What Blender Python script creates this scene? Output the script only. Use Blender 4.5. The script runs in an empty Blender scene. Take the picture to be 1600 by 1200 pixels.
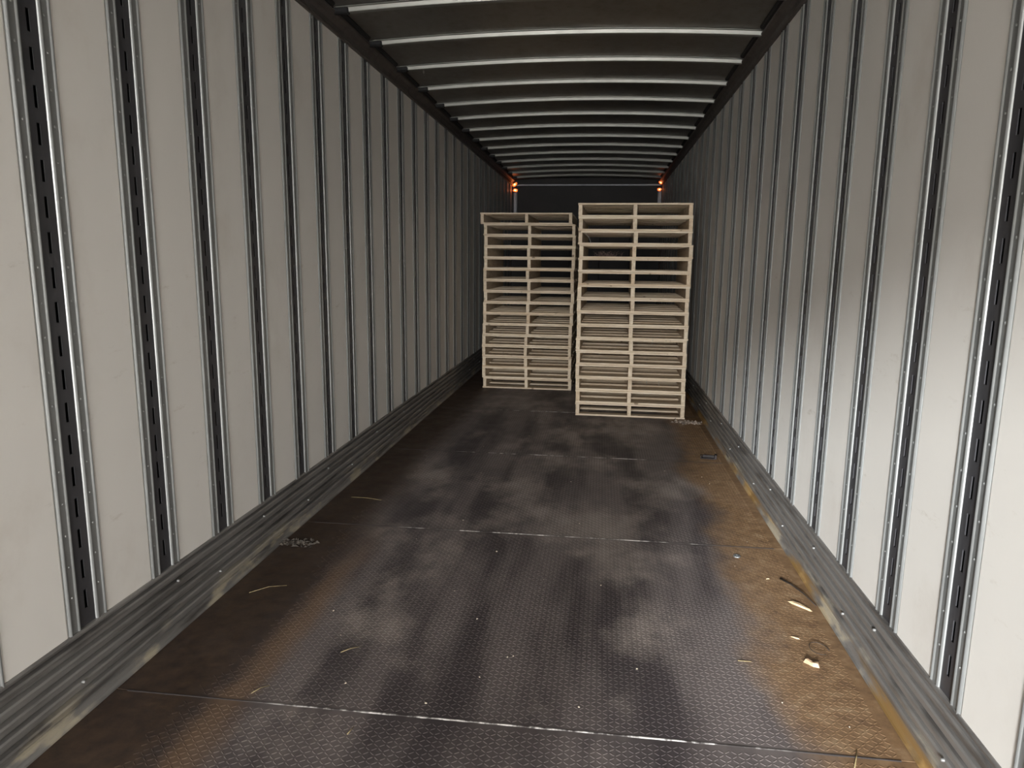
import bpy, math, random
from mathutils import Vector, Matrix

random.seed(7)
scene = bpy.context.scene
C = scene.collection

# ------------------------------------------------------------------ camera
F_PX = 1099.34
YAW, PITCH, ROLL = -0.1238, -0.1724, 0.0111
CAM_X, CAM_H = 1.5793, 1.4367
cy, sy, cp, sp = math.cos(YAW), math.sin(YAW), math.cos(PITCH), math.sin(PITCH)
fwd = Vector((sy * cp, cy * cp, sp)); rgt = Vector((cy, -sy, 0)); up = rgt.cross(fwd)
r2 = math.cos(ROLL) * rgt + math.sin(ROLL) * up
u2 = -math.sin(ROLL) * rgt + math.cos(ROLL) * up
cam_data = bpy.data.cameras.new('camera')
cam = bpy.data.objects.new('camera', cam_data); C.objects.link(cam)
cam_data.sensor_width = 36.0; cam_data.lens = 36.0 * F_PX / 1600.0
cam_data.clip_start = 0.02; cam_data.clip_end = 200
M = Matrix((r2, u2, -fwd)).transposed().to_4x4(); M.translation = Vector((CAM_X, 0, CAM_H))
cam.matrix_world = M
scene.camera = cam

# ------------------------------------------------------------------ light
world = bpy.data.worlds.new('overcast_sky'); scene.world = world; world.use_nodes = True
bg = world.node_tree.nodes['Background']
bg.inputs[0].default_value = (1.0, 0.995, 0.985, 1); bg.inputs[1].default_value = 7.0
sun_d = bpy.data.lights.new('sun', 'SUN'); sun_d.energy = 2.1; sun_d.angle = math.radians(6)
sun_d.color = (0.93, 0.97, 1.0)
sun = bpy.data.objects.new('sun', sun_d); C.objects.link(sun)
sun.rotation_euler = Vector((0.29, 1.0, -0.255)).to_track_quat('-Z', 'Y').to_euler()
# sampling portal for the sky in the open rear doorway
pd = bpy.data.lights.new('doorway_portal', 'AREA'); pd.shape = 'RECTANGLE'; pd.size = 2.5; pd.size_y = 2.75
pd.cycles.is_portal = True
po = bpy.data.objects.new('doorway_portal', pd); C.objects.link(po)
po.location = (1.27, -3.73, 1.36); po.rotation_euler = (math.radians(90), 0, 0)
scene.view_settings.view_transform = 'Standard'; scene.view_settings.look = 'None'
scene.view_settings.gamma = 1; scene.view_settings.use_curve_mapping = False
scene.view_settings.exposure = 1.76

# ------------------------------------------------------------------ dimensions
W = 2.54                    # between the two wall faces
PITCH_P = 0.4064            # post spacing
Y0L, Y0R = 1.8866, 1.8747   # a post on each side
SC = 0.284                  # scuff rail top
TOP = 2.7325                # panel tops
Y_BACK, Y_FRONT = -3.70, 12.45
SEAM0, SEAM_D = 1.9807, 1.572

# ------------------------------------------------------------------ helpers
def mesh(name, verts, faces, smooth=False):
    me = bpy.data.meshes.new(name); me.from_pydata([tuple(v) for v in verts], [], faces); me.update()
    if smooth:
        for p in me.polygons: p.use_smooth = True
    return me

def obj(name, me, mat, parent=None, loc=(0, 0, 0), rot=(0, 0, 0), label=None, cat=None, group=None, kind=None):
    o = bpy.data.objects.new(name, me); C.objects.link(o)
    if me is not None and mat is not None and not me.materials: me.materials.append(mat)
    o.location = loc; o.rotation_euler = rot
    if parent: o.parent = parent
    if label: o['label'] = label
    if cat: o['category'] = cat
    if group: o['group'] = group
    if kind: o['kind'] = kind
    return o

class MB:
    def __init__(s): s.v = []; s.f = []
    def add(s, vs, fs):
        n = len(s.v); s.v += [tuple(v) for v in vs]; s.f += [tuple(i + n for i in f) for f in fs]
    def box(s, x0, x1, y0, y1, z0, z1):
        s.add([(x0, y0, z0), (x1, y0, z0), (x1, y1, z0), (x0, y1, z0), (x0, y0, z1), (x1, y0, z1), (x1, y1, z1), (x0, y1, z1)],
              [(0, 3, 2, 1), (4, 5, 6, 7), (0, 1, 5, 4), (1, 2, 6, 5), (2, 3, 7, 6), (3, 0, 4, 7)])
    def cbox(s, x0, x1, y0, y1, z0, z1, b):
        """box with chamfered edges"""
        v = []
        for x, sx in ((x0, 1), (x1, -1)):
            for y, sy_ in ((y0, 1), (y1, -1)):
                for z, sz in ((z0, 1), (z1, -1)):
                    v += [(x, y + sy_ * b, z + sz * b), (x + sx * b, y, z + sz * b), (x + sx * b, y + sy_ * b, z)]
        def c(i, j, k, a): return ((i * 2 + j) * 2 + k) * 3 + a
        f = []
        for i in (0, 1): f.append((c(i, 0, 0, 0), c(i, 0, 1, 0), c(i, 1, 1, 0), c(i, 1, 0, 0)) if i == 0 else (c(i, 0, 0, 0), c(i, 1, 0, 0), c(i, 1, 1, 0), c(i, 0, 1, 0)))
        for j in (0, 1): f.append((c(0, j, 0, 1), c(1, j, 0, 1), c(1, j, 1, 1), c(0, j, 1, 1)) if j == 0 else (c(0, j, 0, 1), c(0, j, 1, 1), c(1, j, 1, 1), c(1, j, 0, 1)))
        for k in (0, 1): f.append((c(0, 0, k, 2), c(0, 1, k, 2), c(1, 1, k, 2), c(1, 0, k, 2)) if k == 0 else (c(0, 0, k, 2), c(1, 0, k, 2), c(1, 1, k, 2), c(0, 1, k, 2)))
        for i in (0, 1):
            for j in (0, 1):
                q = (c(i, j, 0, 0), c(i, j, 1, 0), c(i, j, 1, 1), c(i, j, 0, 1)); f.append(q if (i + j) % 2 else q[::-1])
            for k in (0, 1):
                q = (c(i, 0, k, 0), c(i, 1, k, 0), c(i, 1, k, 2), c(i, 0, k, 2)); f.append(q if (i + k) % 2 == 0 else q[::-1])
        for j in (0, 1):
            for k in (0, 1):
                q = (c(0, j, k, 1), c(1, j, k, 1), c(1, j, k, 2), c(0, j, k, 2)); f.append(q if (j + k) % 2 else q[::-1])
        for i in (0, 1):
            for j in (0, 1):
                for k in (0, 1):
                    q = (c(i, j, k, 0), c(i, j, k, 1), c(i, j, k, 2)); f.append(q if (i + j + k) % 2 else q[::-1])
        s.add(v, f)
    def tube(s, pts, r, n=6, taper=1.0):
        base = len(s.v); k = len(pts)
        for i, p in enumerate(pts):
            p = Vector(p); a = Vector(pts[max(0, i - 1)]); b = Vector(pts[min(k - 1, i + 1)])
            t = (b - a).normalized(); ref = Vector((0, 0, 1)) if abs(t.z) < .9 else Vector((1, 0, 0))
            e1 = t.cross(ref).normalized(); e2 = t.cross(e1)
            rr = r * (1 + (taper - 1) * i / max(1, k - 1))
            for j in range(n):
                an = 2 * math.pi * j / n; s.v.append(tuple(p + e1 * rr * math.cos(an) + e2 * rr * math.sin(an)))
        for i in range(k - 1):
            for j in range(n):
                a = base + i * n + j; b = base + i * n + (j + 1) % n
                s.f.append((a, b, b + n, a + n))
        s.f.append(tuple(base + j for j in range(n))[::-1]); s.f.append(tuple(base + (k - 1) * n + j for j in range(n)))
    def mesh(s, name, smooth=False): return mesh(name, s.v, s.f, smooth)

# ------------------------------------------------------------------ materials
def new_mat(name):
    m = bpy.data.materials.new(name); m.use_nodes = True
    nt = m.node_tree; return m, nt, nt.nodes['Principled BSDF']
def N(nt, typ, **kw):
    n = nt.nodes.new(typ)
    for k, v in kw.items(): setattr(n, k, v)
    return n
def L(nt, a, b): nt.links.new(a, b)
def ramp(nt, fac, stops):
    r = N(nt, 'ShaderNodeValToRGB'); els = r.color_ramp.elements
    while len(els) < len(stops): els.new(0.5)
    for e, (p, c) in zip(els, stops): e.position = p; e.color = (*c, 1) if len(c) == 3 else c
    L(nt, fac, r.inputs[0]); return r.outputs[0]
def g(v): return (v, v, v)
def coords(nt, scale=(1, 1, 1), world_space=True, rnd=False):
    if world_space: src = N(nt, 'ShaderNodeNewGeometry').outputs['Position']
    else: src = N(nt, 'ShaderNodeTexCoord').outputs['Object']
    if rnd:
        oi = N(nt, 'ShaderNodeObjectInfo'); mu = N(nt, 'ShaderNodeMath', operation='MULTIPLY'); mu.inputs[1].default_value = 37.0
        L(nt, oi.outputs['Random'], mu.inputs[0])
        ad = N(nt, 'ShaderNodeVectorMath', operation='ADD'); L(nt, src, ad.inputs[0]); L(nt, mu.outputs[0], ad.inputs[1]); src = ad.outputs[0]
    mp = N(nt, 'ShaderNodeMapping'); mp.inputs['Scale'].default_value = scale; L(nt, src, mp.inputs[0]); return mp.outputs[0]
def noise(nt, vec, scale=5, detail=4, rough=.55):
    n = N(nt, 'ShaderNodeTexNoise'); n.inputs['Scale'].default_value = scale; n.inputs['Detail'].default_value = detail
    n.inputs['Roughness'].default_value = rough; L(nt, vec, n.inputs['Vector']); return n.outputs['Fac']
def mix(nt, fac, a, b, mode='MIX'):
    n = N(nt, 'ShaderNodeMix', data_type='RGBA', blend_type=mode)
    for s, v in ((n.inputs[0], fac), (n.inputs[6], a), (n.inputs[7], b)):
        if hasattr(v, 'is_linked'): L(nt, v, s)
        elif isinstance(v, (int, float)): s.default_value = v
        else: s.default_value = (*v, 1)
    return n.outputs[2]
def math_(nt, op, a, b=None, clamp=False):
    n = N(nt, 'ShaderNodeMath', operation=op, use_clamp=clamp)
    for s, v in ((n.inputs[0], a), (n.inputs[1], b)):
        if v is None: continue
        if hasattr(v, 'is_linked'): L(nt, v, s)
        else: s.default_value = v
    return n.outputs[0]
def smooth_(nt, v, lo, hi):
    n = N(nt, 'ShaderNodeMapRange', interpolation_type='SMOOTHSTEP')
    n.inputs['From Min'].default_value = lo; n.inputs['From Max'].default_value = hi; L(nt, v, n.inputs['Value']); return n.outputs['Result']
def xyz(nt):
    s = N(nt, 'ShaderNodeSeparateXYZ'); L(nt, N(nt, 'ShaderNodeNewGeometry').outputs['Position'], s.inputs[0]); return s.outputs
def bump(nt, b, height, strength=.2, dist=.01):
    n = N(nt, 'ShaderNodeBump'); n.inputs['Strength'].default_value = strength; n.inputs['Distance'].default_value = dist
    L(nt, height, n.inputs['Height']); L(nt, n.outputs[0], b.inputs['Normal'])

# wall panel: off-white composite with faint smudges
m_panel, nt, b = new_mat('off_white_panel')
v = coords(nt)
sm = noise(nt, coords(nt, (1, 1, .8)), 2.3, 6, .62)
col = mix(nt, math_(nt, 'MULTIPLY', smooth_(nt, sm, .52, .78), .45), (.745, .710, .655), (.56, .50, .43))
sc = noise(nt, coords(nt, (1, 1.2, 3.5)), 5.0, 7, .7)
X, Y, Z = xyz(nt)
band = math_(nt, 'MULTIPLY', smooth_(nt, Z, .35, .7), math_(nt, 'SUBTRACT', 1.0, smooth_(nt, Z, 1.25, 1.8)))
col = mix(nt, math_(nt, 'MULTIPLY', math_(nt, 'MULTIPLY', smooth_(nt, sc, .59, .75), band), .42), col, (.40, .33, .24))
L(nt, col, b.inputs['Base Color']); b.inputs['Roughness'].default_value = .42; b.inputs['Specular IOR Level'].default_value = .35
bump(nt, b, noise(nt, v, 1.7, 2), .12, .02)

# galvanised steel
def metal(name, base, rough, metallic=1.0, dirt=(.10, .09, .08), amount=.5, stretch=(1, 1, 1)):
    m, nt, b = new_mat(name)
    n1 = noise(nt, coords(nt, stretch), 9, 6, .65)
    c = mix(nt, math_(nt, 'MULTIPLY', smooth_(nt, n1, .45, .75), amount), base, dirt)
    L(nt, c, b.inputs['Base Color']); b.inputs['Metallic'].default_value = metallic
    rr = ramp(nt, noise(nt, coords(nt, stretch), 22, 3), [(0, g(max(.05, rough - .08))), (1, g(min(1, rough + .10)))])
    L(nt, rr, b.inputs['Roughness'])
    return m, nt, b
m_post, nt, b = metal('galvanised_post_steel', (.40, .41, .40), .46, metallic=.75, dirt=(.26, .26, .25), amount=.35, stretch=(1, 1, .25))
m_track, nt, b = metal('darkened_recess_steel', (.115, .113, .120), .42, metallic=.65, dirt=(.05, .048, .05), amount=.4, stretch=(1, 1, .25))  # post recess coloured darker, in place of mirroring the dark far end
m_bow, nt, b = metal('galvanised_roof_bow_steel', (.33, .33, .305), .42, metallic=.8, dirt=(.24, .23, .20), amount=.3)
m_rail, nt, b = metal('dull_dark_rail_steel', (.115, .100, .092), .5, metallic=.6, dirt=(.03, .028, .028), amount=.5)
m_roof, nt, b = metal('dull_roof_sheet', (.21, .19, .17), .38, metallic=.85, dirt=(.10, .085, .07), amount=.5, stretch=(1, .7, 1))
m_black, nt, b = new_mat('matte_black'); b.inputs['Base Color'].default_value = (.008, .008, .009, 1); b.inputs['Roughness'].default_value = .7
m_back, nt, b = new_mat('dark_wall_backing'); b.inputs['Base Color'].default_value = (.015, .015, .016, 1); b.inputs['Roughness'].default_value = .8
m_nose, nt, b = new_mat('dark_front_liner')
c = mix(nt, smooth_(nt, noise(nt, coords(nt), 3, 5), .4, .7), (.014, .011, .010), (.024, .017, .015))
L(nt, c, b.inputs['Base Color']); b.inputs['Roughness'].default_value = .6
m_frame, nt, b = metal('front_frame_steel', (.32, .32, .34), .45, metallic=.4, amount=.3)

# scuff rail: galvanised, dirty, rusty near the floor on the right
m_scuff, nt, b = metal('scuffed_rub_rail_steel', (.30, .285, .268), .45, metallic=.55, dirt=(.085, .076, .068), amount=.85, stretch=(1, .22, 2.5))
base = b.inputs['Base Color'].links[0].from_socket
X, Y, Z = xyz(nt)
low = math_(nt, 'SUBTRACT', 1.0, smooth_(nt, Z, .02, .13))
pn = smooth_(nt, noise(nt, coords(nt, (1, .8, 2)), 4.5, 5, .6), .50, .62)
c1 = mix(nt, math_(nt, 'MULTIPLY', math_(nt, 'MULTIPLY', low, pn), .75), base, (.42, .36, .25))
right = math_(nt, 'GREATER_THAN', X, 1.27)
rn = smooth_(nt, noise(nt, coords(nt, (1, .5, 3)), 3.5, 4), .42, .58)
c2 = mix(nt, math_(nt, 'MULTIPLY', math_(nt, 'MULTIPLY', math_(nt, 'SUBTRACT', 1.0, smooth_(nt, Z, .02, .07)), rn), math_(nt, 'MULTIPLY', right, .8)), c1, (.42, .24, .06))
L(nt, c2, b.inputs['Base Color'])
mm = math_(nt, 'SUBTRACT', .55, math_(nt, 'MULTIPLY', math_(nt, 'MULTIPLY', low, pn), .45)); L(nt, mm, b.inputs['Metallic'])
bump(nt, b, noise(nt, coords(nt, (1, .15, 3)), 30, 4), .12, .003)

# floor plate: dark steel, soot-dark wheel tracks, dust, rust along the walls
def floor_mat(name, tread):
    m, nt, b = new_mat(name)
    X, Y, Z = xyz(nt)
    wob = noise(nt, coords(nt, (1, .55, 1)), 2.1, 5, .6)
    fine = noise(nt, coords(nt), 16, 6, .7)
    tracks = noise(nt, coords(nt, (2.2, .33, 1)), 1.9, 4, .55)
    dark, mid, dust = ((.095, .080, .080), (.200, .170, .160), (.36, .31, .275)) if tread else ((.055, .045, .046), (.145, .122, .115), (.32, .27, .238))
    c = mix(nt, smooth_(nt, tracks, .36, .62), dark, mid)
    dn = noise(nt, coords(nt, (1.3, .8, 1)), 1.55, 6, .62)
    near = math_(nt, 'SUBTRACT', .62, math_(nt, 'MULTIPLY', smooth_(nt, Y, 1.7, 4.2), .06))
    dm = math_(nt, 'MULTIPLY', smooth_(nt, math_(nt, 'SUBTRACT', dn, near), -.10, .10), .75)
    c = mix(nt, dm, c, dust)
    spk = smooth_(nt, noise(nt, coords(nt), 60, 3, .7), .70, .76)
    c = mix(nt, math_(nt, 'MULTIPLY', spk, .35), c, (.36, .32, .26))
    xr = math_(nt, 'ADD', X, math_(nt, 'MULTIPLY', math_(nt, 'SUBTRACT', wob, .5), .55))
    rust = math_(nt, 'MULTIPLY', smooth_(nt, xr, 2.12, 2.36), .92)
    rcol = ramp(nt, fine, [(.30, (.13, .072, .035)), (.52, (.235, .138, .066)), (.72, (.34, .235, .135))])
    c = mix(nt, rust, c, rcol)
    xl = math_(nt, 'ADD', X, math_(nt, 'MULTIPLY', math_(nt, 'SUBTRACT', wob, .5), .30))
    grime = math_(nt, 'SUBTRACT', 1.0, smooth_(nt, xl, .22, .48))
    gcol = ramp(nt, fine, [(.35, (.030, .018, .013)), (.65, (.075, .044, .024)), (.8, (.16, .10, .045))])
    c = mix(nt, math_(nt, 'MULTIPLY', grime, .9), c, gcol)
    streak = math_(nt, 'MULTIPLY', smooth_(nt, xl, .30, .40), math_(nt, 'SUBTRACT', 1.0, smooth_(nt, xl, .42, .54)))
    streak = math_(nt, 'MULTIPLY', streak, math_(nt, 'SUBTRACT', 1.0, smooth_(nt, Y, 2.6, 3.8)))
    c = mix(nt, math_(nt, 'MULTIPLY', streak, .55), c, (.20, .115, .055))
    L(nt, c, b.inputs['Base Color'])
    rr = ramp(nt, noise(nt, coords(nt), 7, 5), [(.3, g(.42)), (.7, g(.62))]); L(nt, rr, b.inputs['Roughness'])
    b.inputs['Specular IOR Level'].default_value = .45
    if tread: b.inputs['Metallic'].default_value = .25
    bump(nt, b, fine, .25, .003)
    return m
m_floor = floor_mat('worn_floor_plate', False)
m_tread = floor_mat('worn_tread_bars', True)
m_seam, nt, b = new_mat('scraped_seam_edge')
ns = noise(nt, coords(nt, (1, .01, .01)), 3.2, 5, .7)
nf = noise(nt, coords(nt, (1, 1, 1)), 34, 3, .7)
X, Y, Z = xyz(nt)
inn = math_(nt, 'MULTIPLY', smooth_(nt, X, .45, .75), math_(nt, 'SUBTRACT', 1.0, smooth_(nt, X, 1.9, 2.25)))
f1 = math_(nt, 'MULTIPLY', smooth_(nt, math_(nt, 'ADD', ns, math_(nt, 'MULTIPLY', math_(nt, 'SUBTRACT', nf, .5), .5)), .42, .60), inn)
L(nt, mix(nt, f1, (.05, .042, .04), (.78, .74, .70)), b.inputs['Base Color']); b.inputs['Roughness'].default_value = .5

# new pale pallet wood
def wood(name, stretch):
    m, nt, b = new_mat(name)
    v = coords(nt, stretch, world_space=False, rnd=True)
    gr = noise(nt, v, 14, 6, .6)
    c = ramp(nt, gr, [(.30, (.66, .53, .375)), (.50, (.84, .71, .545)), (.70, (.92, .81, .66))])
    oi = N(nt, 'ShaderNodeObjectInfo')
    tone = ramp(nt, oi.outputs['Random'], [(0, (.84, .81, .78)), (.5, (.97, .96, .94)), (.85, (1, 1, .98)), (1, (.90, .83, .75))])
    c = mix(nt, 1.0, c, tone, 'MULTIPLY')
    kn = smooth_(nt, noise(nt, coords(nt, (1, 1, 1), False, True), 9, 2), .70, .76)
    c = mix(nt, math_(nt, 'MULTIPLY', kn, .7), c, (.16, .09, .045))
    L(nt, c, b.inputs['Base Color']); b.inputs['Roughness'].default_value = .75; b.inputs['Specular IOR Level'].default_value = .25
    bump(nt, b, gr, .3, .003)
    return m
m_board = wood('pale_deck_board_wood', (.25, 2.5, 2.5))
m_string = wood('pale_stringer_wood', (2.5, .25, 2.5))
def plain(name, col, rough=.7, var=.25, scale=40, metallic=0):
    m, nt, b = new_mat(name)
    n_ = noise(nt, coords(nt, world_space=False), scale, 4)
    L(nt, mix(nt, smooth_(nt, n_, .35, .65), tuple(c * (1 - var) for c in col), tuple(min(1, c * (1 + var)) for c in col)), b.inputs['Base Color'])
    b.inputs['Roughness'].default_value = rough; b.inputs['Metallic'].default_value = metallic
    return m
m_chip = plain('fresh_split_wood', (.62, .46, .27), .7, .18, 60)
m_chip2 = plain('tan_wood_chip', (.50, .33, .20), .7, .2, 60)
m_straw = plain('dry_straw', (.28, .22, .11), .6)
m_twig = plain('dark_strap_scrap', (.022, .017, .014), .7)
m_bracket = plain('dark_bent_metal', (.020, .015, .015), .7, .3, 30, 0)
m_dust = plain('grey_debris', (.33, .27, .22), .85, .4, 30)
m_lint = plain('dull_grey_scrap', (.075, .062, .05), .85, .4, 30)
m_speck = plain('pale_wood_crumb', (.62, .54, .42), .8)
m_zinc = plain('weathered_washer_steel', (.24, .25, .25), .5, .2, 60, .7)
m_concrete = plain('yard_concrete', (.36, .35, .335), .9, .15, 2)
def amber(name, col, s):
    m, nt, b = new_mat(name)
    b.inputs['Base Color'].default_value = (.5, .12, .03, 1); b.inputs['Roughness'].default_value = .3
    b.inputs['Emission Color'].default_value = (*col, 1); b.inputs['Emission Strength'].default_value = s
    return m
m_amber = amber('amber_lens_glow', (1, .10, .015), 1.1)
m_core = amber('amber_bulb_glow', (1, .34, .11), 3.2)

# ------------------------------------------------------------------ walls
def rail_profile_extrude(name, prof, y0, y1, seg, wob=0.0, seed=0, mir=False, xw=0.0, closed=False):
    """prof: list of (v,z), v = distance out from the wall face into the room; extruded along y"""
    rnd = random.Random(seed); vs = []; fs = []; n = len(prof)
    k = max(1, int((y1 - y0) / seg)); ph = [rnd.uniform(0, 6.28) for _ in prof]; fr = [rnd.uniform(1.5, 6) for _ in prof]
    for i in range(k + 1):
        y = y0 + (y1 - y0) * i / k
        for j, (vv, z) in enumerate(prof):
            w1 = wob * (math.sin(y * fr[j] + ph[j]) * .6 + math.sin(y * 2.7 * fr[j] + 2 * ph[j]) * .4)
            wc = wob * (math.sin(y * 2.3 + seed) + .5 * math.sin(y * 7.1 + 2 * seed)); w1 = wc + .35 * w1
            vv2 = vv + w1
            vs.append((xw - vv2 if mir else xw + vv2, y, z + .4 * w1))
    m = n if closed else n - 1
    for i in range(k):
        for j in range(m):
            a = i * n + j; b_ = i * n + (j + 1) % n
            q = (a, b_, b_ + n, a + n)
            fs.append(q if not mir else q[::-1])
    if closed:
        fs.append(tuple(range(n))); fs.append(tuple(range(k * n, k * n + n))[::-1])
    return mesh(name, vs, fs)

def arc(u0, u1, v0, h, n=5):
    """a rounded ridge from u0 to u1, base v0, height h"""
    return [(u0 + (u1 - u0) * i / n, v0 + h * math.sin(math.pi * i / n)) for i in range(n + 1)]
half = [(-.084, -.016), (-.0835, .000)] + arc(-.0825, -.0700, .001, .0040) + [(-.066, .0005), (-.0495, .0005)] + arc(-.0475, -.036, .0008, .0034) + [(-.034, -.0025)]
PROF = half
SLOT_W, SLOT_L, SLOT_P, SLOT_0 = .0135, .060, .100, .375
def post_mesh():
    mb = MB(); z0, z1 = SC - .004, TOP + .012
    for side in (1, -1):
        pr = [(u * side, v) for u, v in PROF]
        for (ua, va), (ub, vb) in zip(pr[:-1], pr[1:]):
            q = [(va, ua, z0), (vb, ub, z0), (vb, ub, z1), (va, ua, z1)]
            mb.add(q, [(0, 1, 2, 3)] if side == 1 else [(3, 2, 1, 0)])
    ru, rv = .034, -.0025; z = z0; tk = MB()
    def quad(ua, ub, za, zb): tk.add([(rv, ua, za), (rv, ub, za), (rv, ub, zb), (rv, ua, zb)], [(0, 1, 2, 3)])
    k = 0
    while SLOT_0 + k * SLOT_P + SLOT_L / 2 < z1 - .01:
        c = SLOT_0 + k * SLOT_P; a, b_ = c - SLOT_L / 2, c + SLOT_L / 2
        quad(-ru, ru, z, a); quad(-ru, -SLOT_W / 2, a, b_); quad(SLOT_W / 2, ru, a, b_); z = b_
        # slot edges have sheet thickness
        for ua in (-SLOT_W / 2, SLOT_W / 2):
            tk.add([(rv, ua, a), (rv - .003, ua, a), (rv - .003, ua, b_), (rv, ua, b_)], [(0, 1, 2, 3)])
        # rivets on both flanges, low faceted domes
        for uu in (-.0575, .0575):
            zc = c + .03; r = .0045; n = 6
            vs = [(.0005, uu + r * math.cos(2 * math.pi * i / n), zc + r * math.sin(2 * math.pi * i / n)) for i in range(n)]
            vs += [(.0026, uu + .55 * r * math.cos(2 * math.pi * i / n), zc + .55 * r * math.sin(2 * math.pi * i / n)) for i in range(n)]
            mb.add(vs, [(i, (i + 1) % n, n + (i + 1) % n, n + i) for i in range(n)] + [tuple(range(n, 2 * n))])
        k += 1
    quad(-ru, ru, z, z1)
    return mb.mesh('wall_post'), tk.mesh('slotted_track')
def panel_mesh():
    mb = MB(); hw = .1208; z0, z1 = SC - .01, TOP + .01
    pr = [(-hw, -.022), (-hw, -.006), (-hw + .003, -.002), (-hw + .009, 0), (hw - .009, 0), (hw - .003, -.002), (hw, -.006), (hw, -.022)]
    n = len(pr); vs = [(v_, u, z0) for u, v_ in pr] + [(v_, u, z1) for u, v_ in pr]
    fs = [(j, (j + 1) % n, n + (j + 1) % n, n + j) for j in range(n)] + [tuple(range(n))[::-1], tuple(range(n, 2 * n))]
    mb.add(vs, fs); return mb.mesh('wall_panel')
(pm, tm), nm = post_mesh(), panel_mesh()
# posts' open slots look into the dark cavity in front of the backing sheet
for side in ('left', 'right'):
    mb = MB()
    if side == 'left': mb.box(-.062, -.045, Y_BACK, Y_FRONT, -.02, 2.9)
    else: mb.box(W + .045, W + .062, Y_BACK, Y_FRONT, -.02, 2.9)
    wall = obj('wall_' + side, mb.mesh('wall_' + side), m_back, kind='structure',
               label='%s trailer wall of off-white panels between slotted steel posts' % side, cat='wall')
    y0 = Y0L if side == 'left' else Y0R
    ks = [k for k in range(-14, 27) if Y_BACK + .08 < y0 + k * PITCH_P < Y_FRONT - .09]
    for k in ks:
        y = y0 + k * PITCH_P
        rot = (0, 0, 0) if side == 'left' else (0, 0, math.pi)
        xw = 0 if side == 'left' else W
        po_ = obj('wall_post', pm, m_post, wall, (xw, y, 0), rot)
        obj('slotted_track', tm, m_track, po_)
        if y + PITCH_P / 2 + .13 < Y_FRONT:
            obj('wall_panel', nm, m_panel, wall, (xw, y + PITCH_P / 2, 0), rot)

# scuff rails along the wall foot
sc_prof = [(-.045, SC + .004), (-.012, SC + .006), (.003, SC + .004), (.006, SC - .004), (.004, SC - .012), (-.004, SC - .016)]
z = SC - .020; v0 = -.002
for i in range(5):
    hgt = (z - .035) / (5 - i)
    sc_prof += [(v0 - .016, z - .001), (v0 - .014, z - .005), (v0 + .001, z - .009), (v0 + .005, z - .015), (v0 + .004, z - hgt * .7), (v0 + .000, z - hgt + .008), (v0 - .014, z - hgt + .004)]
    z -= hgt; v0 -= .0030
sc_prof += [(v0, .030), (v0 + .003, .012), (v0 + .010, .004), (v0 + .016, .0015)]
m_bolt = plain('bright_bolt_steel', (.34, .34, .33), .5, .15, 60, .6)
vs = []; n = 8
for rr_, xx in ((.0050, -.006), (.0050, .001), (.003, .003)):
    vs += [(xx, rr_ * math.cos(2 * math.pi * i / n), rr_ * math.sin(2 * math.pi * i / n)) for i in range(n)]
bolt_m = mesh('bolt', vs, [(j * n + i, j * n + (i + 1) % n, j * n + n + (i + 1) % n, j * n + n + i) for j in (0, 1) for i in range(n)] + [tuple(range(2 * n, 3 * n))])
for side in ('left', 'right'):
    me = rail_profile_extrude('baseboard_' + side, sc_prof, Y_BACK, Y_FRONT, .06, .0022, 3 if side == 'left' else 9, side == 'right', 0 if side == 'left' else W)
    obj('baseboard_' + side, me, m_scuff, kind='structure', label='ribbed steel scuff rail along foot of %s wall' % side, cat='scuff rail')
    bas = bpy.data.objects['baseboard_' + side]
    for k in range(30):
        y = .62 + k * .4064 + (.11 if k % 3 == 1 else 0)
        zz = (.214, .118)[k % 2]
        obj('bolt', bolt_m, m_bolt, bas, (.004 - .0 if side == 'left' else W - .004, y, zz), (0, 0, 0 if side == 'left' else math.pi))
# top rails
tp = [(-.045, TOP - .012), (.012, TOP - .012), (.019, TOP - .006), (.020, TOP + .002), (.013, TOP + .010), (.016, TOP + .030), (.030, TOP + .050), (.052, TOP + .060), (.058, TOP + .070), (.052, TOP + .078), (.02, TOP + .080), (.02, TOP + .13), (-.045, TOP + .13)]
for i, side in enumerate(('left', 'right')):
    me = rail_profile_extrude('trim_%d' % (i + 1), tp, Y_BACK, Y_FRONT, 20, 0, 0, side == 'right', 0 if side == 'left' else W, True)
    t = obj('trim_%d' % (i + 1), me, m_rail, kind='structure', label='dark steel top rail along %s wall under roof' % side, cat='rail')

# ------------------------------------------------------------------ roof
ZB = 2.790                       # bow underside at its ends
def crown(x): return .042 * (1 - ((x - W / 2) / (W / 2)) ** 2)
vs = []; fs = []; nx = 24; ys = [Y_BACK, Y_FRONT]
ys = [Y_BACK + (Y_FRONT - Y_BACK) * i / 84 for i in range(85)]
rnd = random.Random(4)
for y in ys:
    sag = .004 * math.sin(y * 10.3) + .003 * rnd.uniform(-1, 1)
    for i in range(nx + 1):
        x = -.04 + (W + .08) * i / nx
        vs.append((x, y, ZB + .032 + crown(x) + sag * math.sin(math.pi * i / nx)))
for j in range(len(ys) - 1):
    for i in range(nx):
        a = j * (nx + 1) + i; fs.append((a, a + nx + 1, a + nx + 2, a + 1))
roof = obj('ceiling', mesh('ceiling', vs, fs, True), m_roof, kind='structure', label='dark sheet metal trailer roof on cross bows', cat='ceiling')
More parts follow.
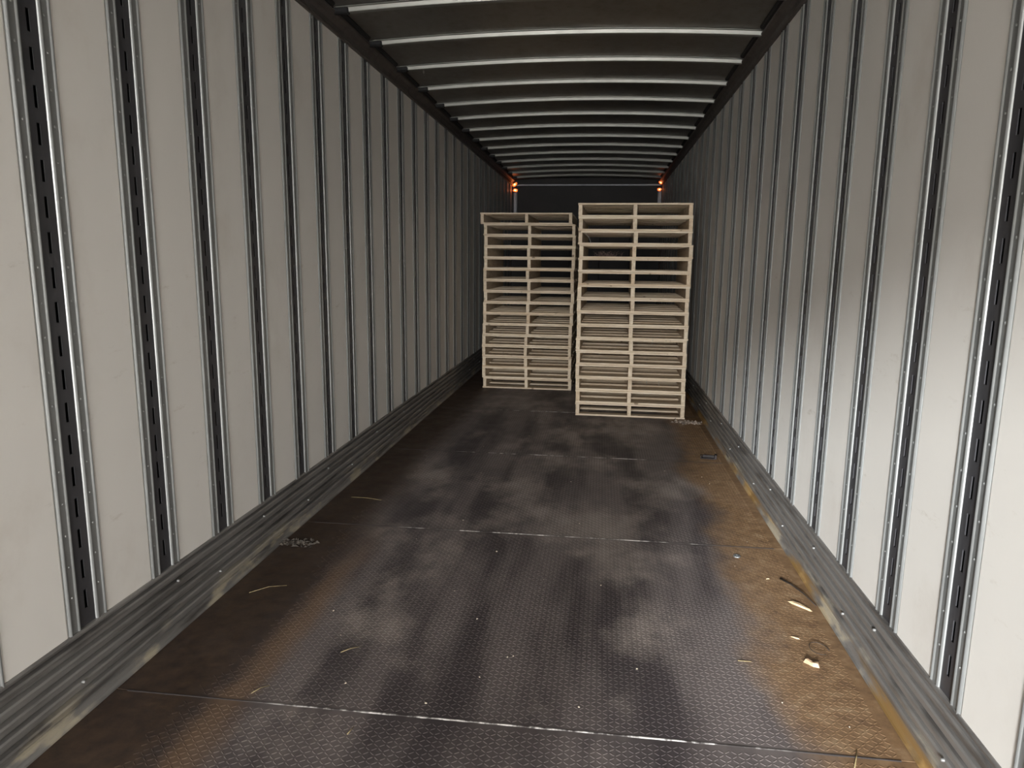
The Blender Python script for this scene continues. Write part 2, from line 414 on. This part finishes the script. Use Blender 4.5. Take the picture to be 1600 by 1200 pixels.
def bow_mesh():
    prof = [(-.036, .028), (-.036, .024), (-.024, .022), (-.018, .003), (-.015, 0), (.015, 0), (.018, .003), (.024, .022), (.036, .024), (.036, .028)]
    n = len(prof); vs = []; fs = []; k = 28; x0, x1 = .05, W - .035
    for i in range(k + 1):
        x = x0 + (x1 - x0) * i / k
        for py, pz in prof: vs.append((x, py, ZB + pz + crown(x)))
    for i in range(k):
        for j in range(n - 1):
            a = i * n + j; fs.append((a, a + 1, a + n + 1, a + n))
    fs.append(tuple(range(n))[::-1]); fs.append(tuple(k * n + j for j in range(n)))
    return mesh('roof_bow', vs, fs)
bm_ = bow_mesh()
mbb = MB(); mbb.cbox(-.055, .052, -.022, .022, -.012, .034, .008); bow_end_m = mbb.mesh('dark_bow_end')  # black block stands in for the dark gap at the bow's left end
mbs = MB(); mbs.cbox(-.022, .022, -.235, .235, -.014, .026, .008); spc = mbs.mesh('black_edge_strip')  # black strip along the roof edge between two bows
BY0 = 4.70
for k in range(-14, 13):
    y = BY0 + k * .6096
    if not (Y_BACK + .1 < y < Y_FRONT - .1): continue
    bo = obj('roof_bow', bm_, m_bow, roof, (0, y, 0))
    obj('dark_bow_end', bow_end_m, m_black, bo, (.080, -.008, ZB + .012))
    if y + .5 < Y_FRONT:
        obj('black_edge_strip', spc, m_black, roof, (.055, y + .3, ZB + .034))
        obj('black_edge_strip', spc, m_black, roof, (W - .055, y + .3, ZB + .034))

# ------------------------------------------------------------------ floor
mb = MB(); mb.box(-.05, W + .05, Y_BACK, Y_FRONT, -.06, -.006)
floor = obj('floor', mb.mesh('floor'), m_back, kind='structure', label='dark steel tread plate trailer floor in wide plates', cat='floor')
edges = [Y_BACK] + [SEAM0 + k * SEAM_D for k in range(-1, 7)] + [Y_FRONT]
tp_ = .0190
def tread(y0, y1):
    mb = MB(); rnd = random.Random(int(y0 * 100)); ny = int((y1 - y0 - .02) / tp_); nx = int((W - .06) / tp_)
    h = .0013
    for j in range(ny):
        for i in range(nx):
            x = .03 + (i + .5) * tp_; y = y0 + .012 + (j + .5) * tp_
            if x < .26 + .05 * math.sin(y * 3.1) + .07 * rnd.random(): continue    # buried in caked grime
            a = math.radians(38 if (i + j) % 2 else -38) + rnd.uniform(-.03, .03)
            c, s = math.cos(a), math.sin(a); l, w = .0102, .0027
            P = [(-l, 0, -.0002), (-l * .45, -w, -.0002), (l * .45, -w, -.0002), (l, 0, -.0002), (l * .45, w, -.0002), (-l * .45, w, -.0002), (-l * .6, 0, h), (l * .6, 0, h)]
            mb.add([(x + c * px - s * py, y + s * px + c * py, pz) for px, py, pz in P],
                   [(0, 1, 6), (1, 2, 7, 6), (2, 3, 7), (3, 4, 7), (4, 5, 6, 7), (5, 0, 6)])
    return mb.mesh('tread_pattern')
for a, b_ in zip(edges[:-1], edges[1:]):
    mb = MB(); mb.cbox(-.03, W + .03, a + .0015, b_ - .0015, -.006, 0, .001)
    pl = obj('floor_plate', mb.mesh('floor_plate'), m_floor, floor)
    if a < 7.5:
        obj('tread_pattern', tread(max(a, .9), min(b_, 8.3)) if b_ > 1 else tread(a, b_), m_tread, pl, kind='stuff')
for e in edges[1:-1]:
    mb = MB(); n = 90; rnd = random.Random(int(e * 10)); vs = []; fs = []
    for i in range(n + 1):
        x = .04 + (W - .08) * i / n; w = .0035 + .0025 * rnd.random()
        vs += [(x, e - w, -.0004), (x, e - w * .4, .0016), (x, e + w * .4, .0016), (x, e + w, -.0004)]
    for i in range(n):
        for j in range(3): q = i * 4 + j; fs.append((q, q + 4, q + 5, q + 1))
    obj('seam_strip', mesh('seam_strip', vs, fs), m_seam, floor)

# ------------------------------------------------------------------ front wall
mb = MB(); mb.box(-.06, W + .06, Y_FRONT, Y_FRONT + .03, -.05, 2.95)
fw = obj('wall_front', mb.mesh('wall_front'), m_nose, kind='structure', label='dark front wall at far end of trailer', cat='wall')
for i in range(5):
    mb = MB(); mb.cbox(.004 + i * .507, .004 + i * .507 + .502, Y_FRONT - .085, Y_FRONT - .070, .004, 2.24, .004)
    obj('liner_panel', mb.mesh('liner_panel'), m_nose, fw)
for x in (.060, 2.500):
    mb = MB(); mb.cbox(x - .032, x + .032, Y_FRONT - .06, Y_FRONT - .001, .0, 2.66, .008); mb.cbox(x - .014, x + .014, Y_FRONT - .068, Y_FRONT - .05, .0, 2.66, .004)
    obj('corner_post', mb.mesh('corner_post'), m_frame, fw)
mb = MB(); mb.cbox(.0, W, Y_FRONT - .05, Y_FRONT - .001, 2.715, 2.745, .006)
obj('header_rail', mb.mesh('header_rail'), m_frame, fw)

# ------------------------------------------------------------------ open rear doorway (behind the camera) and the yard
mb = MB(); mb.cbox(-.08, W + .08, Y_BACK - .10, Y_BACK, 2.75, 2.95, .01)
mb.cbox(-.08, .012, Y_BACK - .10, Y_BACK, -.10, 2.75, .01); mb.cbox(W - .012, W + .08, Y_BACK - .10, Y_BACK, -.10, 2.75, .01)
mb.cbox(-.08, W + .08, Y_BACK - .10, Y_BACK, -.30, -.005, .01)
obj('door_1', mb.mesh('door_1'), m_frame, kind='structure', label='steel rear door frame of the trailer', cat='door frame')
mb = MB(); mb.box(-40, 40, -60, Y_BACK - .05, -1.30, -1.20)
obj('yard_ground', mb.mesh('yard_ground'), m_concrete, kind='structure', label='pale concrete yard behind the trailer', cat='ground')

# ------------------------------------------------------------------ pallets
PW, PD, SH, BT = 1.016, 1.219, .0890, .0165
PH = SH + 2 * BT
def board(w, seed):
    rnd = random.Random(seed); mb = MB(); n = 8; b1, b2 = rnd.uniform(-.0003, .0003), rnd.uniform(-.004, .004); vs = []
    for i in range(n + 1):
        t = i / n; x = -PW / 2 + PW * t; dz = b1 * math.sin(math.pi * t * 2); dy = b2 * math.sin(math.pi * t)
        c = .0014
        prof = [(-w / 2 + c, 0), (w / 2 - c, 0), (w / 2, c), (w / 2, BT - c), (w / 2 - c, BT), (-w / 2 + c, BT), (-w / 2, BT - c), (-w / 2, c)]
        vs += [(x, py + dy, pz + dz) for py, pz in prof]
    m = 8; fs = []
    for i in range(n):
        for j in range(m): fs.append((i * m + j, i * m + m + j, i * m + m + (j + 1) % m, i * m + (j + 1) % m))
    fs.append(tuple(range(m))); fs.append(tuple(n * m + j for j in range(m))[::-1])
    mb.add(vs, fs); return mb.mesh('deck_board')
boards = [board(.089, s) for s in range(5)]; wide = [board(.138, s + 20) for s in range(3)]
mb = MB(); mb.cbox(-.0185, .0185, -PD / 2 + .003, PD / 2 - .003, 0, SH, .002); str_m = mb.mesh('stringer')
mb = MB(); mb.cbox(-.0175, .0175, -PD / 2 + .006, PD / 2 - .006, 0, SH, .002); str_m2 = mb.mesh('stringer')

ORD = ['', 'second', 'third', 'fourth', 'fifth', 'sixth', 'seventh', 'eighth', 'ninth', 'tenth', 'eleventh', 'twelfth', 'thirteenth', 'fourteenth', 'fifteenth']
def pallet(loc, rz, label, group, seed):
    rnd = random.Random(seed)
    e = obj('wooden_pallet', None, None, None, loc, (0, 0, rz), label, 'pallet', group)
    for x in (-PW / 2 + .0195, rnd.uniform(-.012, .012), PW / 2 - .0195):
        obj('stringer', rnd.choice((str_m, str_m2)), m_string, e, (x, rnd.uniform(-.002, .002), BT))
    n = 7
    for i in range(n):
        w = .138 if i in (0, n - 1) and rnd.random() < .4 else .089
        y = -PD / 2 + w / 2 + (PD - w) * i / (n - 1) if i in (0, n - 1) else -PD / 2 + .0445 + (PD - .089) * i / (n - 1)
        j = rnd.uniform(-.003, .003)
        obj('deck_board', rnd.choice(wide if w > .1 else boards), m_board, e, (rnd.uniform(-.003, .003), y + j, BT + SH))
    for i in range(5):
        w = .138 if i in (0, 4) and rnd.random() < .4 else .089
        y = -PD / 2 + w / 2 + (PD - w) * i / 4 if i in (0, 4) else -PD / 2 + .0445 + (PD - .089) * i / 4
        obj('bottom_board', rnd.choice(wide if w > .1 else boards), m_board, e, (rnd.uniform(-.004, .004), y + rnd.uniform(-.003, .003), 0))
    return e
def stack(name, x0, y0, rz, dxs, seed):
    n = len(dxs); rnd = random.Random(seed)
    for k, dx in enumerate(dxs):                       # k = 0 is the top pallet
        lev = n - 1 - k
        where = 'topmost pallet' if k == 0 else 'bottom pallet on the floor' if k == n - 1 else '%s pallet from the top' % ORD[k]
        pallet((x0 + dx, y0 + PD / 2 + rnd.uniform(-.012, .012), lev * (PH + .0007) + .0022), rz + rnd.uniform(-.006, .006),
               'pale wooden pallet, %s in the %s' % (where, name), 'pallets in the ' + name, seed * 100 + k)
stack('taller-looking right stack by the wall', 1.885, 6.565, -.022, [-.015, -.009, -.006, .001, .001, -.001, -.004, -.004, -.005, -.002, -.002, -.001, -.001, 0, .003, .003], 3)
stack('smaller-looking left stack further back', .776, 7.86, -.012, [-.036, .001, .007, .010, .006, .001, .004, .008, .003, -.001, -.005, -.007, -.008, -.007, -.005, -.002], 5)

# ------------------------------------------------------------------ amber lights in the front corners
def marker(px, pz, r, label, tilt, seed):
    rnd = random.Random(seed)
    e = obj('marker_light', None, None, None, (px, Y_FRONT - .075, pz), (0, tilt, 0), label, 'light', 'amber corner lights')
    def blob(name, rx, rz, d, y, mat):
        mb = MB(); n = 12; rings = 4; vs = [(0, y - d, 0)]; fs = []
        w = [1 + rnd.uniform(-.18, .18) for _ in range(n)]
        for i in range(1, rings + 1):
            a = math.pi / 2 * i / rings
            for j in range(n):
                an = 2 * math.pi * j / n; vs.append((rx * w[j] * math.sin(a) * math.cos(an), y - d * math.cos(a), rz * w[j] * math.sin(a) * math.sin(an)))
        for j in range(n): fs.append((0, 1 + j, 1 + (j + 1) % n))
        for i in range(rings - 1):
            for j in range(n):
                a = 1 + i * n + j; b_ = 1 + i * n + (j + 1) % n; fs.append((a, a + n, b_ + n, b_))
        mb.add(vs, fs); return obj(name, mb.mesh(name, True), mat, e)
    mb = MB(); mb.cbox(-r * 1.25, r * 1.25, -.004, .02, -r * .8, r * .8, .004)
    obj('housing', mb.mesh('housing'), m_rail, e)
    blob('lens', r, r * .62, .018, -.004, m_amber)
    blob('bulb', r * .45, r * .30, .010, -.018, m_core)
marker(.055, 2.845, .030, 'uppermost small amber light in the far left corner', -.2, 1)
marker(.050, 2.735, .042, 'amber light at the left end of the far header rail', -.6, 2)
marker(.060, 2.640, .042, 'amber light on top of the far left corner post', .1, 3)
marker(2.505, 2.760, .030, 'dim amber light at the right end of the far header rail', .7, 4)
marker(2.490, 2.650, .034, 'amber light on top of the far right corner post', .0, 5)

# ------------------------------------------------------------------ debris on the floor
def slab(pts, h, taper=.6, seed=0):
    """a split piece of wood from an outline in the floor plane"""
    rnd = random.Random(seed); n = len(pts); cx = sum(p[0] for p in pts) / n; cy_ = sum(p[1] for p in pts) / n
    vs = [(x, y, 0) for x, y in pts] + [(cx + (x - cx) * taper, cy_ + (y - cy_) * taper, h * rnd.uniform(.7, 1.2)) for x, y in pts]
    fs = [tuple(range(n))[::-1], tuple(range(n, 2 * n))] + [(i, (i + 1) % n, n + (i + 1) % n, n + i) for i in range(n)]
    return mesh('chip', vs, fs)
ZT = .0018
obj('wood_splinter', slab([(-.055, -.006), (-.05, .004), (-.01, .012), (.03, .010), (.06, .002), (.055, -.006), (.02, -.008), (-.03, -.012)], .007, .7, 1), m_chip, None, (2.462, 2.93, ZT), (0, 0, math.radians(-48)),
    'long pale wood splinter on the rusty floor by the right rail', 'wood splinter')
obj('wood_chip', slab([(-.030, .002), (-.022, .010), (.004, .008), (.012, .013), (.026, .009), (.028, -.008), (.006, -.011), (-.01, -.005)], .014, .75, 2), m_chip2, None, (2.383, 2.468, ZT), (0, 0, math.radians(-25)),
    'chunky tan wood chip on the rusty floor near the front right', 'wood chip')
obj('wood_splinter', slab([(-.018, -.002), (-.01, .003), (.012, .003), (.02, 0), (.008, -.004)], .004, .6, 3), m_chip, None, (2.372, 2.655, ZT), (0, 0, math.radians(-30)),
    'short pale splinter between the long splinter and the tan chip', 'wood splinter')
obj('wood_splinter', slab([(-.010, -.003), (-.004, .005), (.008, .004), (.010, -.003)], .004, .6, 4), m_chip, None, (2.385, 3.18, ZT), (0, 0, .3),
    'tiny pale wood fleck on rust beyond the long splinter', 'wood splinter')
def strand(name, pts, r, mat, label, cat, taper=.4):
    mb = MB(); mb.tube(pts, r, 6, taper); obj(name, mb.mesh(name, True), mat, None, (0, 0, 0), (0, 0, 0), label, cat)
strand('strap_scrap', [(2.445, 3.19, .004), (2.475, 3.12, .010), (2.505, 3.03, .012), (2.530, 2.93, .006)], .004, m_twig, 'dark curved strap scrap lying against the right scuff rail', 'scrap')
strand('wire_ring', [(2.44 + .036 * math.cos(t * .5), 2.575 + .05 * math.sin(t * .5), .004 + .001 * t) for t in range(0, 11)], .0014, m_twig, 'thin dark wire curl beside the tan wood chip', 'wire', .8)
strand('straw', [(.665, 2.300, .004), (.69, 2.325, .006), (.720, 2.345, .005)], .0018, m_straw, 'yellow straw lying on the dark floor left of centre', 'straw', .6)
strand('straw', [(2.120, 2.455, .004), (2.168, 2.455, .004)], .0018, m_straw, 'short straw at the edge of the rusty strip', 'straw', .7)
strand('straw', [(2.350, 1.925, .004), (2.372, 1.975, .006), (2.385, 2.010, .004)], .002, m_straw, 'yellow straw by the right scuff rail at the bottom edge', 'straw', .6)
strand('straw', [(.10, 3.98, .003), (.20, 3.97, .006), (.30, 3.95, .003)], .0018, m_straw, 'long straw on the brown grime along the left rail', 'straw', .6)
strand('straw', [(.46, 2.02, .003), (.478, 2.05, .005), (.500, 2.07, .003)], .0016, m_straw, 'small straw just past the near floor seam', 'straw', .6)
strand('straw', [(.85, 1.865, .003), (.858, 1.90, .004)], .0020, m_straw, 'tiny straw in front of the near floor seam', 'straw', .6)
strand('straw', [(.10, 2.70, .003), (.16, 2.76, .006), (.23, 2.79, .003)], .0016, m_straw, 'bent straw at the foot of the near left rail', 'straw', .6)
# bent dark bracket on the right
mb = MB(); mb.cbox(-.055, .055, -.018, .018, 0, .006, .0015); mb.cbox(-.055, -.047, -.018, .018, .004, .026, .0015); mb.cbox(.047, .062, -.022, .026, .004, .034, .0015)
mb.cbox(-.04, .045, .010, .018, .004, .024, .0015)
obj('metal_bracket', mb.mesh('metal_bracket'), m_bracket, None, (2.410, 5.23, ZT), (0, 0, math.radians(-8)), 'small dark bent metal bracket on rust near the right rail', 'bracket')
# washer
vs = []; fs = []; n = 14
for i in range(n):
    a = 2 * math.pi * i / n; c, s = math.cos(a), math.sin(a)
    vs += [(.018 * c, .018 * s, 0), (.017 * c, .017 * s, .006), (.008 * c, .008 * s, .006), (.008 * c, .008 * s, 0)]
for i in range(n):
    for j in range(4):
        a = i * 4 + j; b_ = i * 4 + (j + 1) % 4; c = ((i + 1) % n) * 4 + (j + 1) % 4; d = ((i + 1) % n) * 4 + j; fs.append((a, d, c, b_))
obj('washer', mesh('washer', vs, fs), m_zinc, None, (2.291, 3.42, ZT), (0, 0, 0), 'grey steel washer at the edge of the rusty strip', 'washer')
# heap of sawdust and bark under the right stack's corner
def scatter_heap(n, x0, x1, y0, y1, seed, hmax):
    rnd = random.Random(seed); mb = MB()
    for _ in range(n):
        x = rnd.gauss((x0 + x1) / 2, (x1 - x0) / 4); y = rnd.gauss((y0 + y1) / 2, (y1 - y0) / 4); l = rnd.uniform(.006, .024); w = rnd.uniform(.003, .009); a = rnd.uniform(0, 3.14); h = rnd.uniform(.002, hmax)
        c, s = math.cos(a), math.sin(a)
        P = [(-l, -w, 0), (l, -w * .6, 0), (l * .7, w, 0), (-l * .8, w * .7, 0), (0, 0, h)]
        mb.add([(x + c * px - s * py, y + s * px + c * py, pz + ZT) for px, py, pz in P], [(3, 2, 1, 0), (0, 1, 4), (1, 2, 4), (2, 3, 4), (3, 0, 4)])
    return mb
mb = scatter_heap(120, 2.28, 2.50, 6.36, 6.50, 11, .018)
obj('sawdust_litter', mb.mesh('sawdust_litter'), m_dust, None, label='pale grey wood litter at the right stack\'s front corner', cat='litter', kind='stuff')
mb = scatter_heap(60, -.02, .17, 3.20, 3.30, 12, .014)
obj('floor_litter', mb.mesh('floor_litter'), m_lint, None, label='dull grey scrap of litter against the left rail', cat='litter', kind='stuff')
# crumbs of wood, one by one
rnd = random.Random(21)
crumb = [slab([(-.006, -.003), (-.002, .004), (.005, .003), (.006, -.002), (.001, -.004)], .004, .6, 50 + i) for i in range(4)]
spots = [(.90, 5.15), (1.02, 5.70), (.80, 4.6), (1.28, 2.36), (1.30, 2.37), (1.36, 3.02), (1.62, 3.0), (1.12, 2.62), (.98, 2.85), (2.06, 4.85), (1.42, 4.5), (1.85, 4.3), (2.30, 4.75),
         (2.33, 4.60), (2.26, 3.30), (2.38, 3.62), (2.22, 2.22), (2.40, 2.12), (.62, 2.42), (.52, 2.60), (.75, 2.12), (1.05, 2.05), (1.55, 2.10), (1.20, 2.22), (.66, 3.4), (.85, 3.7), (1.1, 3.3), (.5, 4.4), (.7, 5.3), (1.5, 3.75), (1.9, 2.75), (1.75, 2.35)]
for i, (x, y) in enumerate(spots):
    s = rnd.uniform(.35, .8)
    o = obj('wood_crumb', crumb[i % 4], m_speck, None, (x, y, ZT), (0, 0, rnd.uniform(0, 3)), 'tiny pale wood crumb scattered on the dark floor', 'wood crumb', 'wood crumbs on the floor')
    o.scale = (s, s, s)

# loose string and fluff caught in the right stack
m_string_w = plain('white_plastic_string', (.62, .58, .52), .6)
m_fluff = plain('brown_fluff', (.20, .14, .12), .95)
strand('string', [(1.415, 6.556, 1.703), (1.435, 6.554, 1.680), (1.455, 6.552, 1.655), (1.468, 6.550, 1.625), (1.470, 6.550, 1.602)], .0018, m_string_w, 'thin pale string hanging in the third pallet of the right stack', 'string', .9)
strand('string', [(2.065, 6.55, .752), (2.060, 6.545, .715), (2.045, 6.54, .690)], .0018, m_string_w, 'pale thread hanging halfway down the right stack', 'string', .9)
strand('string', [(2.025, 6.545, .365), (2.022, 6.54, .345), (2.025, 6.54, .325)], .0016, m_string_w, 'short pale thread low in the right stack near its middle', 'string', .9)
strand('string', [(2.135, 6.545, .362), (2.137, 6.54, .335), (2.140, 6.54, .310)], .0016, m_string_w, 'short pale thread low in the right stack near its right side', 'string', .9)
rnd = random.Random(77); mb = MB()
for _ in range(70):
    p = Vector((1.62 + rnd.gauss(0, .055), 6.80 + rnd.gauss(0, .03), 1.4930)); a = rnd.uniform(0, 6.28); h = rnd.uniform(.015, .055)
    mb.tube([p, p + Vector((.02 * math.cos(a), .02 * math.sin(a), h * .6)), p + Vector((.045 * math.cos(a + .6), .03 * math.sin(a + .6), h))], .0014, 4, .5)
obj('fluff_clump', mb.mesh('fluff_clump'), m_fluff, None, label='brown fluffy clump caught inside the fourth pallet of the right stack', cat='fluff', kind='stuff')
